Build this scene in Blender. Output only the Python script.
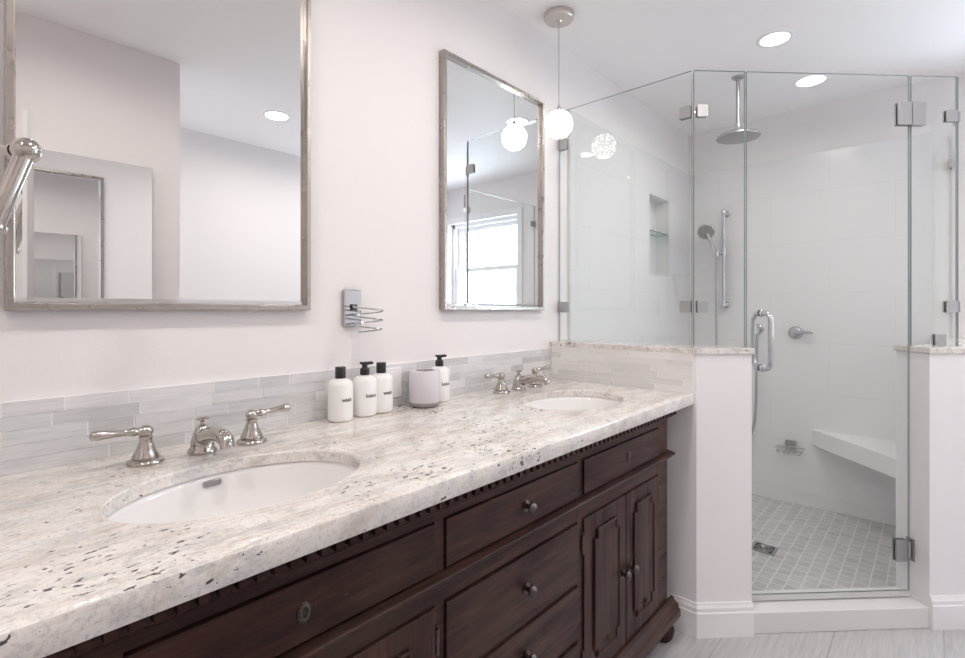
import bpy, bmesh, math, random
from math import sin, cos, pi, radians, atan2, sqrt
from mathutils import Vector, Matrix
random.seed(7)
for o in list(bpy.data.objects):
    bpy.data.objects.remove(o)
SC = bpy.context.scene
COL = SC.collection
R2 = sqrt(.5)

# ------------------------------------------------------------------ camera
cam_data = bpy.data.cameras.new('camera')
cam = bpy.data.objects.new('camera', cam_data)
COL.objects.link(cam)
SC.camera = cam
cam_data.sensor_width = 36
cam_data.lens = 500 / 965 * 36
cam_data.shift_y = -19 / 965
cam_data.clip_start = .02
cam.location = (0, -1.291, 1.195)
YAW = math.atan(452.5 / 500)
cam.rotation_euler = (radians(90), 0, YAW - radians(90))

# ------------------------------------------------------------------ world, lights, exposure
SC.view_settings.view_transform = 'Standard'
SC.view_settings.look = 'None'
SC.view_settings.gamma = 1
SC.view_settings.use_curve_mapping = False
SC.view_settings.exposure = 0.48
SC.cycles.max_bounces = 16
SC.cycles.diffuse_bounces = 8
SC.cycles.glossy_bounces = 10
SC.cycles.transmission_bounces = 12
SC.cycles.transparent_max_bounces = 24
SC.cycles.caustics_reflective = False
SC.cycles.caustics_refractive = False
SC.cycles.sample_clamp_indirect = 4
SC.cycles.use_denoising = True
w = bpy.data.worlds.new('sky')
SC.world = w
w.use_nodes = True
bg = w.node_tree.nodes['Background']
bg.inputs[0].default_value = (.76, .88, 1.0, 1)
bg.inputs[1].default_value = 9.0

CEIL = 2.425
LAMP_POWER = 3.4
DOWNLIGHTS = [(2.572, -.753), (2.137, -1.824), (1.469, -1.815), (1.30, -.70), (.42, -.78), (-.45, -.78)]  # last three are out of view, added only to brighten the near end

def lamp_light(name, x, y, z, power, parent=None):
    l = bpy.data.lights.new(name, 'AREA')
    l.shape = 'DISK'; l.size = .13; l.energy = power
    l.color = (1, .935, .87)
    l.spread = radians(165)
    o = bpy.data.objects.new(name, l)
    COL.objects.link(o)
    o.location = (x, y, z)
    if parent: o.parent = parent
    return o

# portal: only tells the sampler where the window is
pl = bpy.data.lights.new('window_portal', 'AREA')
pl.shape = 'RECTANGLE'; pl.size = .90; pl.size_y = 1.10
pl.cycles.is_portal = True
po = bpy.data.objects.new('window_portal', pl)
COL.objects.link(po)
po.location = (3.70, -1.99, 1.51)
po.rotation_euler = (radians(90), 0, radians(90))

# ------------------------------------------------------------------ materials
def mat(name, color=(.8, .8, .8), rough=.5, metal=0., spec=.5, emit=None, estr=0, coat=0.):
    m = bpy.data.materials.new(name)
    m.use_nodes = True
    b = m.node_tree.nodes['Principled BSDF']
    b.inputs['Base Color'].default_value = (*color, 1)
    b.inputs['Roughness'].default_value = rough
    b.inputs['Metallic'].default_value = metal
    b.inputs['Specular IOR Level'].default_value = spec
    b.inputs['Coat Weight'].default_value = coat
    if emit:
        b.inputs['Emission Color'].default_value = (*emit, 1)
        b.inputs['Emission Strength'].default_value = estr
    return m

class NT:
    def __init__(s, m):
        s.t = m.node_tree; s.n = s.t.nodes; s.l = s.t.links
        s.b = s.n['Principled BSDF']
    def node(s, typ, **kw):
        n = s.n.new(typ)
        for k, v in kw.items():
            if k.startswith('i_'):
                n.inputs[k[2:].replace('_', ' ')].default_value = v
            else:
                setattr(n, k, v)
        return n
    def link(s, a, b): s.l.new(a, b)
    def coords(s, scale=(1, 1, 1), rot=(0, 0, 0), loc=(0, 0, 0), kind='Object'):
        tc = s.node('ShaderNodeTexCoord'); mp = s.node('ShaderNodeMapping')
        mp.inputs['Scale'].default_value = scale; mp.inputs['Rotation'].default_value = rot
        mp.inputs['Location'].default_value = loc
        s.link(tc.outputs[kind], mp.inputs[0])
        return mp.outputs[0]
    def noise(s, vec, scale, detail=4, rough=.55, dist=0.):
        n = s.node('ShaderNodeTexNoise')
        n.inputs['Scale'].default_value = scale; n.inputs['Detail'].default_value = detail
        n.inputs['Roughness'].default_value = rough; n.inputs['Distortion'].default_value = dist
        s.link(vec, n.inputs['Vector'])
        return n.outputs['Fac']
    def ramp(s, fac, stops):
        r = s.node('ShaderNodeValToRGB')
        e = r.color_ramp.elements
        while len(e) < len(stops): e.new(.5)
        for i, (p, c) in enumerate(stops):
            e[i].position = p
            e[i].color = (*c, 1) if hasattr(c, '__len__') else (c, c, c, 1)
        s.link(fac, r.inputs[0])
        return r.outputs[0]
    def mix(s, fac, a, b, mode='MIX'):
        m = s.node('ShaderNodeMix', data_type='RGBA', blend_type=mode)
        for sock, v in ((m.inputs[0], fac), (m.inputs[6], a), (m.inputs[7], b)):
            if hasattr(v, 'is_linked') or isinstance(v, bpy.types.NodeSocket): s.link(v, sock)
            elif hasattr(v, '__len__'): sock.default_value = (*v, 1)
            else: sock.default_value = v
        return m.outputs[2]
    def math(s, op, a, b=0.):
        m = s.node('ShaderNodeMath', operation=op)
        for i, v in enumerate((a, b)):
            if isinstance(v, bpy.types.NodeSocket): s.link(v, m.inputs[i])
            else: m.inputs[i].default_value = v
        return m.outputs[0]
    def bump(s, h, strength=.2, dist=.002):
        b = s.node('ShaderNodeBump')
        b.inputs['Strength'].default_value = strength; b.inputs['Distance'].default_value = dist
        s.link(h, b.inputs['Height']); s.link(b.outputs[0], s.b.inputs['Normal'])

def paint(name, color, rough=.55, bump=.12):
    m = mat(name, color, rough, spec=.3); t = NT(m)
    v = t.coords()
    n = t.noise(v, 170, 2, .5)
    t.bump(n, bump, .0015)
    return m
M = {}
M['wall'] = paint('wall_paint', (.83, .80, .80), bump=.2)
M['halfwall'] = paint('half_wall_paint', (.845, .825, .840))
M['ceiling'] = paint('ceiling_paint', (.925, .905, .910), bump=.08)
M['trim'] = mat('white_trim', (.86, .85, .86), .3)
M['white_plastic'] = mat('white_plastic', (.84, .83, .83), .35)

def tile_mat():
    m = mat('white_wall_tile', (.80, .80, .805), .24, spec=.4); t = NT(m)
    tc = t.node('ShaderNodeTexCoord')
    sx = t.node('ShaderNodeSeparateXYZ'); t.link(tc.outputs['Object'], sx.inputs[0])
    cx = t.node('ShaderNodeCombineXYZ')
    t.link(t.math('ADD', sx.outputs[0], sx.outputs[1]), cx.inputs[0]); t.link(t.math('SUBTRACT', sx.outputs[2], .08), cx.inputs[1])
    b = t.node('ShaderNodeTexBrick', offset=.5)
    b.inputs['Scale'].default_value = 1; b.inputs['Mortar Size'].default_value = .0022
    b.inputs['Brick Width'].default_value = .61; b.inputs['Row Height'].default_value = .305
    b.inputs['Color1'].default_value = (.755, .75, .755, 1); b.inputs['Color2'].default_value = (.765, .765, .77, 1)
    b.inputs['Mortar'].default_value = (.715, .71, .715, 1)
    t.link(cx.outputs[0], b.inputs['Vector'])
    n = t.noise(t.coords((1, 1, 6)), 3, 3)
    t.link(t.mix(.05, b.outputs[0], t.ramp(n, [(0, .6), (1, .85)])), t.b.inputs['Base Color'])
    return m
M['tile'] = tile_mat()

def granite():
    m = mat('granite', (.7, .68, .65), .11, spec=.5); t = NT(m)
    v = t.coords((1, 1, 1))
    A = (0, 0, radians(-14))
    big = t.noise(t.coords((.5, 1.7, 1.2), A), 6, 8, .66, 1.0)
    base = t.ramp(big, [(.28, (.50, .465, .44)), (.40, (.69, .645, .61)), (.50, (.81, .77, .735)), (.68, (.88, .855, .83))])
    tan = t.noise(t.coords((.42, 2.0, 1.2), A, (3, 1, 0)), 11, 7, .70, .8)
    base = t.mix(t.ramp(tan, [(.50, 0), (.66, .68)]), base, (.56, .465, .375))
    gry = t.noise(t.coords((.7, 1.5, 1), A, (9, 4, 2)), 24, 8, .76, .5)
    base = t.mix(t.ramp(gry, [(.30, .85), (.50, 0)]), base, (.40, .39, .395))
    bl = t.noise(t.coords((1, 1, 1), A, (2, 8, 5)), 9, 5, .6, .5)
    base = t.mix(t.ramp(bl, [(.56, 0), (.68, .55)]), base, (.60, .605, .62))
    fine = t.noise(v, 150, 3, .75)
    base = t.mix(t.ramp(fine, [(.30, .55), (.50, 0)]), base, (.38, .36, .355))
    # irregular dark flecks, gathered in clusters
    cl = t.ramp(t.noise(t.coords((1, 1, 1), (0, 0, 0), (7.3, 2.1, 1)), 4.5, 3, .6), [(.42, .0), (.68, 1)])
    for cx, cy, r in ((-.09, -.20, .12), (-.06, -.32, .13), (-.30, -.27, .10), (.12, .19, .11), (-.42, -.25, .07), (.35, -.05, .12)):
        d = t.node('ShaderNodeVectorMath', operation='DISTANCE'); t.link(v, d.inputs[0]); d.inputs[1].default_value = (cx, cy, .012)
        cl = t.math('MAXIMUM', cl, t.ramp(t.math('DIVIDE', d.outputs['Value'], r), [(.35, 1), (1.0, 0)]))
    fl = t.noise(t.coords((.70, 1.25, 1), A, (1, 5, 2)), 92, 2, .55, .3)
    hit = t.math('GREATER_THAN', fl, t.math('SUBTRACT', .750, t.math('MULTIPLY', cl, .140)))
    base = t.mix(t.math('MULTIPLY', hit, .93), base, (.045, .034, .038))
    t.link(base, t.b.inputs['Base Color'])
    return m
M['granite'] = granite()

def wood(name, axis):
    m = mat(name, (.06, .035, .03), .34, spec=.22); t = NT(m)
    sc = {'x': (1.2, 14, 14), 'z': (14, 14, 1.2)}[axis]
    v = t.coords(sc)
    g = t.noise(v, 2.2, 8, .62, .6)
    f = t.noise(v, 11, 4, .6)
    col = t.ramp(g, [(.28, (.014, .0055, .0045)), (.48, (.046, .018, .015)), (.66, (.090, .040, .031)), (.82, (.15, .080, .058))])
    col = t.mix(t.ramp(f, [(.35, .5), (.6, 0)]), col, (.010, .005, .0045))
    blot = t.noise(t.coords((1, 1, 1)), 4, 3)
    col = t.mix(t.ramp(blot, [(.42, 0), (.7, .5)]), col, (.085, .048, .034))
    w_ = t.noise(t.coords((1, 1, 1), (0, 0, 0), (5, 5, 5)), 75, 2, .5)
    col = t.mix(t.ramp(w_, [(.72, 0), (.78, .4)]), col, (.13, .09, .075))
    t.link(col, t.b.inputs['Base Color'])
    t.link(t.ramp(g, [(.3, .46), (.7, .30)]), t.b.inputs['Roughness'])
    t.bump(f, .12, .001)
    return m
M['wood'] = wood('espresso_wood', 'x')
M['woodv'] = wood('espresso_wood_upright', 'z')
M['dark_gap'] = mat('dark_recess', (.008, .005, .005), .8)
M['bronze'] = mat('aged_bronze', (.13, .11, .105), .30, 1)

def metal(name, c, r, n=.0):
    m = mat(name, c, r, 1)
    if n:
        t = NT(m); v = t.coords()
        t.link(t.ramp(t.noise(v, 30, 3), [(.3, r), (.7, r + n)]), t.b.inputs['Roughness'])
    return m
M['nickel'] = metal('polished_nickel', (.52, .485, .455), .12)
M['brushed'] = metal('brushed_nickel', (.62, .58, .54), .32)
M['chrome'] = metal('chrome', (.56, .56, .57), .08)
M['satin'] = metal('satin_chrome', (.44, .435, .435), .36)
M['silver_frame'] = metal('antique_silver', (.44, .405, .375), .24, .12)
M['mirror'] = mat('silvered_glass', (.90, .905, .905), 0., 1)
M['porcelain'] = mat('porcelain', (.86, .85, .85), .08, spec=.6, coat=.3)
M['black_plastic'] = mat('black_plastic', (.018, .016, .017), .35)
M['bottle'] = mat('white_bottle', (.87, .865, .86), .28, coat=.1)
M['ink'] = mat('grey_ink', (.10, .10, .10), .6)
M['faint_ink'] = mat('pale_ink', (.45, .45, .46), .6)
M['ceramic'] = mat('lilac_white_ceramic', (.66, .63, .67), .4)
M['stone'] = mat('grey_stone', (.30, .285, .28), .5)
M['solid_white'] = mat('white_slab', (.83, .825, .825), .25)
M['curb'] = mat('pale_curb_stone', (.74, .73, .73), .3)
M['grout'] = mat('grout', (.86, .855, .855), .8)
M['dark_hole'] = mat('dark_hole', (.03, .03, .03), .6)
M['rubber'] = mat('clear_seal', (.62, .62, .61), .4)

def glass_mat(name, tint, ior=1.62):
    m = bpy.data.materials.new(name); m.use_nodes = True
    t = m.node_tree; n = t.nodes; n.clear()
    out = n.new('ShaderNodeOutputMaterial'); mx = n.new('ShaderNodeMixShader')
    tr = n.new('ShaderNodeBsdfTransparent'); gl = n.new('ShaderNodeBsdfGlossy'); fr = n.new('ShaderNodeFresnel')
    tr.inputs[0].default_value = (*tint, 1); gl.inputs[0].default_value = (1, 1, 1, 1); gl.inputs['Roughness'].default_value = 0
    fr.inputs[0].default_value = ior
    ge = n.new('ShaderNodeNewGeometry'); iv = n.new('ShaderNodeMath'); iv.operation = 'SUBTRACT'; iv.inputs[0].default_value = 1
    mu = n.new('ShaderNodeMath'); mu.operation = 'MULTIPLY'
    t.links.new(ge.outputs['Backfacing'], iv.inputs[1]); t.links.new(fr.outputs[0], mu.inputs[0]); t.links.new(iv.outputs[0], mu.inputs[1])
    t.links.new(mu.outputs[0], mx.inputs[0]); t.links.new(tr.outputs[0], mx.inputs[1]); t.links.new(gl.outputs[0], mx.inputs[2])
    t.links.new(mx.outputs[0], out.inputs[0])
    return m
M['glass'] = glass_mat('clear_glass', (.975, .985, .98))
M['winglass'] = glass_mat('window_glass', (.99, .99, .99))
M['glass_edge'] = mat('glass_edge', (.23, .27, .27), .12, spec=.6)
M['shelf_glass'] = glass_mat('green_shelf_glass', (.72, .88, .84))

def mosaic():
    m = mat('marble_mosaic', (.6, .6, .6), .35); t = NT(m)
    b = t.node('ShaderNodeTexBrick', offset=.5)
    b.inputs['Scale'].default_value = 1; b.inputs['Mortar Size'].default_value = .0026
    b.inputs['Mortar Smooth'].default_value = .1
    b.inputs['Brick Width'].default_value = .056; b.inputs['Row Height'].default_value = .054
    b.inputs['Color1'].default_value = (.50, .485, .48, 1); b.inputs['Color2'].default_value = (.60, .585, .58, 1)
    b.inputs['Mortar'].default_value = (.76, .75, .745, 1)
    t.link(t.coords(), b.inputs['Vector'])
    n = t.noise(t.coords(), 18, 5, .65)
    c = t.mix(.35, b.outputs[0], t.ramp(n, [(.3, .55), (.7, 1.0)]), 'MULTIPLY')
    t.link(c, t.b.inputs['Base Color'])
    return m
M['mosaic'] = mosaic()

def planks():
    m = mat('grey_plank_tile', (.55, .53, .54), .32); t = NT(m)
    b = t.node('ShaderNodeTexBrick', offset=.37)
    b.inputs['Scale'].default_value = 1; b.inputs['Mortar Size'].default_value = .0022
    b.inputs['Brick Width'].default_value = 2.4; b.inputs['Row Height'].default_value = .30
    b.inputs['Color1'].default_value = (.47, .45, .455, 1); b.inputs['Color2'].default_value = (.54, .525, .53, 1)
    b.inputs['Mortar'].default_value = (.36, .34, .345, 1)
    t.link(t.coords(loc=(.75, .115, 0)), b.inputs['Vector'])
    g = t.noise(t.coords((1.2, 16, 1)), 5, 6, .65, .5)
    c = t.mix(.55, b.outputs[0], t.ramp(g, [(.3, .62), (.5, .92), (.7, 1.12)]), 'MULTIPLY')
    t.link(c, t.b.inputs['Base Color'])
    return m
M['planks'] = planks()

def glass_tile(name, c1, c2):
    m = mat(name, c1, .12, spec=.6); t = NT(m)
    g = t.noise(t.coords((4, 4, 40)), 3, 5, .6, .8)
    t.link(t.ramp(g, [(.3, c1), (.7, c2)]), t.b.inputs['Base Color'])
    return m
TILES = [glass_tile('mosaic_grey', (.53, .53, .54), (.66, .66, .665)),
         glass_tile('mosaic_pale', (.62, .62, .625), (.76, .755, .76)),
         glass_tile('mosaic_white', (.69, .69, .695), (.80, .795, .80)),
         glass_tile('mosaic_blue', (.58, .59, .605), (.72, .725, .735))]
TILESW = [glass_tile('mosaic_side_cream', (.74, .725, .715), (.82, .805, .80)),
          glass_tile('mosaic_side_white', (.79, .78, .775), (.85, .84, .835)),
          glass_tile('mosaic_side_grey', (.66, .655, .645), (.76, .75, .745))]

def emitter(name, c, s):
    m = mat(name, c, .4, emit=c, estr=s)
    return m
M['lens'] = emitter('lit_lens', (1, .98, .95), 9)
def globe_mat():
    m = mat('lit_cut_glass', (.95, .94, .93), .15); t = NT(m)
    v = t.node('ShaderNodeTexVoronoi', feature='DISTANCE_TO_EDGE'); v.inputs['Scale'].default_value = 62
    t.link(t.coords((1, 1, .55)), v.inputs['Vector'])
    c = t.ramp(v.outputs['Distance'], [(.02, (.14, .135, .13)), (.10, (.24, .235, .225)), (.30, (1.3, 1.27, 1.2))])
    t.link(c, t.b.inputs['Emission Color']); t.b.inputs['Emission Strength'].default_value = 6.5
    return m
M['globe'] = globe_mat()

# ------------------------------------------------------------------ mesh builder
class MB:
    def __init__(s): s.v = []; s.f = []; s.m = []
    def add(s, vs, fs, mi=0):
        k = len(s.v); s.v += [tuple(p) for p in vs]
        for f in fs: s.f.append(tuple(i + k for i in f)); s.m.append(mi)
        return s
    def box(s, x0, x1, y0, y1, z0, z1, mi=0):
        vs = [(x, y, z) for z in (z0, z1) for y in (y0, y1) for x in (x0, x1)]
        return s.add(vs, [(0, 2, 3, 1), (4, 5, 7, 6), (0, 1, 5, 4), (2, 6, 7, 3), (0, 4, 6, 2), (1, 3, 7, 5)], mi)
    def prism(s, poly, z0, z1, mi=0):
        a = sum(p[0] * q[1] - q[0] * p[1] for p, q in zip(poly, poly[1:] + poly[:1]))
        if a < 0: poly = poly[::-1]
        n = len(poly)
        vs = [(x, y, z0) for x, y in poly] + [(x, y, z1) for x, y in poly]
        fs = [tuple(range(n))[::-1], tuple(range(n, 2 * n))] + [(i, (i + 1) % n, n + (i + 1) % n, n + i) for i in range(n)]
        return s.add(vs, fs, mi)
    def sweep_x(s, prof, x0, x1, mi=0):          # prof: (y, z) outline
        a = sum(p[0] * q[1] - q[0] * p[1] for p, q in zip(prof, prof[1:] + prof[:1]))
        if a < 0: prof = prof[::-1]
        n = len(prof)
        vs = [(x0, y, z) for y, z in prof] + [(x1, y, z) for y, z in prof]
        fs = [tuple(range(n))[::-1], tuple(range(n, 2 * n))] + [(i, (i + 1) % n, n + (i + 1) % n, n + i) for i in range(n)]
        return s.add(vs, fs, mi)
    def lathe(s, prof, c=(0, 0, 0), axis=(0, 0, 1), seg=32, mi=0, sx=1, sy=1):
        q = Vector((0, 0, 1)).rotation_difference(Vector(axis).normalized())
        vs = []; fs = []; rings = []
        for r, z in prof:
            if r < 1e-6:
                rings.append([len(vs)]); vs.append(Vector((0, 0, z)))
            else:
                rings.append(list(range(len(vs), len(vs) + seg)))
                vs += [Vector((r * cos(2 * pi * i / seg) * sx, r * sin(2 * pi * i / seg) * sy, z)) for i in range(seg)]
        for a, b in zip(rings, rings[1:]):
            for i in range(seg):
                j = (i + 1) % seg
                if len(a) == 1 and len(b) == 1: continue
                if len(a) == 1: fs.append((a[0], b[j], b[i]))
                elif len(b) == 1: fs.append((a[i], a[j], b[0]))
                else: fs.append((a[i], a[j], b[j], b[i]))
        return s.add([q @ v + Vector(c) for v in vs], fs, mi)
    def tube(s, pts, r, seg=12, closed=False, mi=0):
        P = [Vector(p) for p in pts]; n = len(P)
        rr = r if hasattr(r, '__len__') else [r] * n
        T = []
        for i in range(n):
            a = P[(i - 1) % n] if (closed or i) else P[i]
            b = P[(i + 1) % n] if (closed or i < n - 1) else P[i]
            T.append((b - a).normalized())
        u = T[0].orthogonal().normalized()
        vs = []; fs = []
        for i in range(n):
            u = (u - T[i] * u.dot(T[i])).normalized(); w_ = T[i].cross(u)
            vs += [P[i] + (u * cos(2 * pi * k / seg) + w_ * sin(2 * pi * k / seg)) * rr[i] for k in range(seg)]
        for i in range(n if closed else n - 1):
            a = i * seg; b = ((i + 1) % n) * seg
            fs += [(a + k, a + (k + 1) % seg, b + (k + 1) % seg, b + k) for k in range(seg)]
        if not closed:
            fs.append(tuple(range(seg))[::-1]); fs.append(tuple(range((n - 1) * seg, n * seg)))
        return s.add(vs, fs, mi)
    def xf(s, mtx):
        s.v = [tuple(mtx @ Vector(p)) for p in s.v]; return s
    def build(s, name, mats, parent=None, origin=(0, 0, 0), bev=0, smooth=40, seg=2):
        me = bpy.data.meshes.new(name)
        O = Vector(origin)
        me.from_pydata([tuple(Vector(p) - O) for p in s.v], [], s.f)
        if not isinstance(mats, (list, tuple)): mats = [mats]
        for m in mats: me.materials.append(M[m] if isinstance(m, str) else m)
        me.polygons.foreach_set('material_index', s.m)
        me.update()
        if smooth:
            me.shade_smooth(); me.set_sharp_from_angle(angle=radians(smooth))
        o = bpy.data.objects.new(name, me)
        COL.objects.link(o)
        if parent: o.parent = parent
        else: o.location = O
        if bev:
            b = o.modifiers.new('edge', 'BEVEL'); b.width = bev; b.segments = seg; b.limit_method = 'ANGLE'; b.angle_limit = radians(50)
            b.harden_normals = True
        return o

def thing(name, label, cat, loc=(0, 0, 0), group=None, rot=(0, 0, 0)):
    o = bpy.data.objects.new(name, None); COL.objects.link(o)
    o.empty_display_size = .05
    o.location = loc; o.rotation_euler = rot
    return tag(o, label, cat, group)
def tag(o, label, cat, group=None):
    o['label'] = label; o['category'] = cat
    if group: o['group'] = group
    return o
def struct(o): o['kind'] = 'structure'; return o
def dup(root, loc, label, group=None):
    r = root.copy(); COL.objects.link(r); r.location = loc; r['label'] = label
    if group: r['group'] = group
    for ch in list(root.children):
        c = ch.copy(); COL.objects.link(c); c.parent = r
        for g in list(ch.children):
            d = g.copy(); COL.objects.link(d); d.parent = c
    return r

# ------------------------------------------------------------------ setting
XE = 3.585          # end wall plane
WF = -1.53          # wall behind the camera
WR = -2.50          # recess wall
XC = .838           # corner where the near wall ends
XL = -.95           # left end of the room
T = .145            # half wall thickness
XH = 1.885          # half wall face
S0 = 1.242          # x + y of the diagonal outer face
S1 = S0 + T * sqrt(2)
YD = -1.4275        # outer face of the right half wall
HH = 1.033          # half wall height under the cap

NX0, NX1, NZ0, NZ1, ND = 2.90, 3.215, 1.397, 1.91, .095     # niche
b = MB()
b.box(XL, NX0, 0, .12, 0, CEIL); b.box(NX1, XE + .2, 0, .12, 0, CEIL)
b.box(NX0, NX1, 0, .12, 0, NZ0); b.box(NX0, NX1, 0, .12, NZ1, CEIL); b.box(NX0, NX1, ND - .012, .12, NZ0, NZ1)
struct(b.build('wall_back', 'wall'))
WY0, WY1, WZ0, WZ1 = -2.44, -1.54, .96, 2.07
b = MB()
b.box(XE, XE + .2, WY1, .0, 0, CEIL); b.box(XE, XE + .2, WR - .12, WY0, 0, CEIL)
b.box(XE, XE + .2, WY0, WY1, 0, WZ0); b.box(XE, XE + .2, WY0, WY1, WZ1, CEIL)
struct(b.build('wall_right', 'wall'))
b = MB(); b.box(XL, XC, WF - .1, WF, 0, CEIL); b.box(XC - .1, XC, WR, WF - .1, 0, CEIL)
struct(b.build('wall_front', 'wall'))
b = MB(); b.box(XC - .1, XE, WR - .12, WR, 0, CEIL)
struct(b.build('wall_recess', 'wall'))
b = MB(); b.box(XL - .1, XL, WF - .1, .12, 0, CEIL)
struct(b.build('wall_left', 'wall'))
b = MB(); b.box(XL - .1, XE + .2, WR - .12, .12, -.1, 0)
struct(b.build('floor', 'planks'))
b = MB(); b.box(XL - .1, XE + .2, WR - .12, .12, CEIL, CEIL + .1)
struct(b.build('ceiling', 'ceiling'))

# shower tile skins
TT = .015; TZ = 2.14
b = MB()
x0 = XH + T
b.box(x0, NX0, -TT, 0, 0, TZ); b.box(NX1, XE, -TT, 0, 0, TZ); b.box(NX0, NX1, -TT, 0, 0, NZ0); b.box(NX0, NX1, -TT, 0, NZ1, TZ)
k = .012                                                        # lining of the niche
b.box(NX0, NX1, ND - .012 - k, ND - .012, NZ0, NZ1)
b.box(NX0, NX0 + k, -TT, ND - .024, NZ0 + k, NZ1 - k); b.box(NX1 - k, NX1, -TT, ND - .024, NZ0 + k, NZ1 - k)
b.box(NX0, NX1, -TT, ND - .024, NZ0, NZ0 + k); b.box(NX0, NX1, -TT, ND - .024, NZ1 - k, NZ1)
struct(b.build('wall_shower_back', 'tile', smooth=0))
b = MB(); b.box(XE - TT, XE, YD + T, -TT, 0, TZ)
struct(b.build('wall_shower_right', 'tile', smooth=0))
yi = YD + T
b = MB(); b.prism([(x0, 0), (x0, S1 - x0), (S1 - yi, yi), (XE, yi), (XE, 0)], 0, .006)
struct(b.build('floor_shower', 'mosaic', smooth=0))

# half walls with granite caps
def jam(xj): return (xj, S0 - xj), (xj + T * R2, S0 - xj + T * R2)
JL = jam(2.032); JR = jam(2.518)
HL = [(XH, 0), (XH, S0 - XH), JL[0], JL[1], (XH + T, S1 - XH - T), (XH + T, 0)]
HR = [JR[0], (S0 - YD, YD), (XE, YD), (XE, yi), (S1 - yi, yi), JR[1]]
e = .008
CAPL = [(XH - e, 0), (XH - e, S0 - XH + e * .41 - .004), (JL[0][0] + e * 0, JL[0][1] - e * 1.41), (JL[0][0] + e, JL[0][1] - e), (JL[1][0] + e, JL[1][1] - e), (JL[1][0] + .004, JL[1][1] + .008), (XH + T + e, S1 - XH - T + e * .41), (XH + T + e, 0)]
CAPL = [(XH - e, -.001), (XH - e, S0 - XH - e * .41), (JL[0][0], JL[0][1] - e * 1.414), (JL[0][0] + e, JL[0][1] - e * 1.414 + .004), (JL[1][0] + e, JL[1][1] - e * .2), (JL[1][0], JL[1][1] + e * 1.2), (XH + T + e, S1 - XH - T + e * .6), (XH + T + e, -.001)]
CAPR = [(JR[0][0] - e, JR[0][1] + .001), (JR[0][0] - e * .4, JR[0][1] - e * 1.2), (S0 - YD - e * .41, YD - e), (XE, YD - e), (XE, yi + e), (S1 - yi + e * .41, yi + e), (JR[1][0] - .002, JR[1][1] + e * 1.2), (JR[1][0] - e * 1.2, JR[1][1] + .002)]
h1 = struct(MB().prism(HL, 0, HH).build('wall_half_left', 'halfwall', smooth=0))
struct(MB().prism(CAPL, HH, HH + .021).build('cap', 'granite', h1, bev=.002))
h2 = struct(MB().prism(HR, 0, HH).build('wall_half_right', 'halfwall', smooth=0))
struct(MB().prism(CAPR, HH, HH + .021).build('cap', 'granite', h2, bev=.002))
# curb
q = .0
CURB = [(JL[0][0], JL[0][1]), (JR[0][0], JR[0][1]), (JR[1][0], JR[1][1]), (JL[1][0], JL[1][1])]
struct(MB().prism(CURB, 0, .078).build('trim_1', 'curb', bev=.003))

# baseboards: stepped profile swept along an outline (offset to the room side)
def baseboard(name, pts, h=.122, t=.014):
    P = [Vector((*p, 0)) for p in pts]
    b = MB()
    prof = [(0, 0), (t, 0), (t, h - .034), (t - .003, h - .030), (t - .003, h - .016), (t - .008, h - .008), (t - .009, h), (0, h)]
    nrm = []
    for i in range(len(P) - 1):
        d = (P[i + 1] - P[i]).normalized(); nrm.append(Vector((d.y, -d.x, 0)))
    rings = []
    for i in range(len(P)):
        if i == 0: n = nrm[0]
        elif i == len(P) - 1: n = nrm[-1]
        else:
            n = nrm[i - 1] + nrm[i]; n = n / (n.length ** 2 / 2)
        rings.append([P[i] + n * a + Vector((0, 0, z)) for a, z in prof])
    m = len(prof)
    vs = [p for r in rings for p in r]; fs = []
    for i in range(len(P) - 1):
        fs += [(i * m + k, i * m + (k + 1) % m, (i + 1) * m + (k + 1) % m, (i + 1) * m + k) for k in range(m)]
    fs.append(tuple(range(m))); fs.append(tuple(range((len(P) - 1) * m, len(P) * m))[::-1])
    b.add(vs, fs)
    o = b.build(name, 'trim', smooth=30)
    bm = bmesh.new(); bm.from_mesh(o.data); bmesh.ops.recalc_face_normals(bm, faces=bm.faces); bm.to_mesh(o.data); bm.free()
    return struct(o)
def bb(name, pts):
    baseboard(name, pts)
# direction chosen so that the offset points into the room
bb('baseboard_left', [JL[0], (XH, S0 - XH), (XH, 0)][::-1])
bb('baseboard_right', [JR[0], (S0 - YD, YD), (XE, YD)])
bb('baseboard_front', [(XC, WF), (XL, WF)])
bb('baseboard_recess', [(XE, WR), (XC, WR)])

# window beside the shower
W1 = struct(MB().box(XE + .05, XE + .16, WY0, WY0 + .035, WZ0, WZ1).box(XE + .05, XE + .16, WY1 - .035, WY1, WZ0, WZ1)
            .box(XE + .05, XE + .16, WY0, WY1, WZ0, WZ0 + .035).box(XE + .05, XE + .16, WY0, WY1, WZ1 - .035, WZ1).build('window_1', 'trim', bev=.002))
zm = 1.60
def sash(name, xa, z0, z1):
    b = MB(); y0, y1 = WY0 + .035, WY1 - .035; f = .04
    b.box(xa, xa + .035, y0, y0 + f, z0, z1); b.box(xa, xa + .035, y1 - f, y1, z0, z1)
    b.box(xa, xa + .035, y0 + f, y1 - f, z0, z0 + f); b.box(xa, xa + .035, y0 + f, y1 - f, z1 - f, z1)
    o = struct(b.build(name, 'trim', W1))
    g = MB(); g.box(xa + .014, xa + .020, y0 + f, y1 - f, z0 + f, z1 - f)
    struct(g.build('pane', 'winglass', o, smooth=0))
sash('sash', XE + .06, WZ0 + .035, zm + .02)
sash('sash', XE + .10, zm - .02, WZ1 - .035)
b = MB(); c = .055
b.box(XE - .016, XE, WY0 - c, WY0, WZ0 - c, WZ1 + c); b.box(XE - .016, XE, WY1, WY1 + c, WZ0 - c, WZ1 + c)
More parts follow.
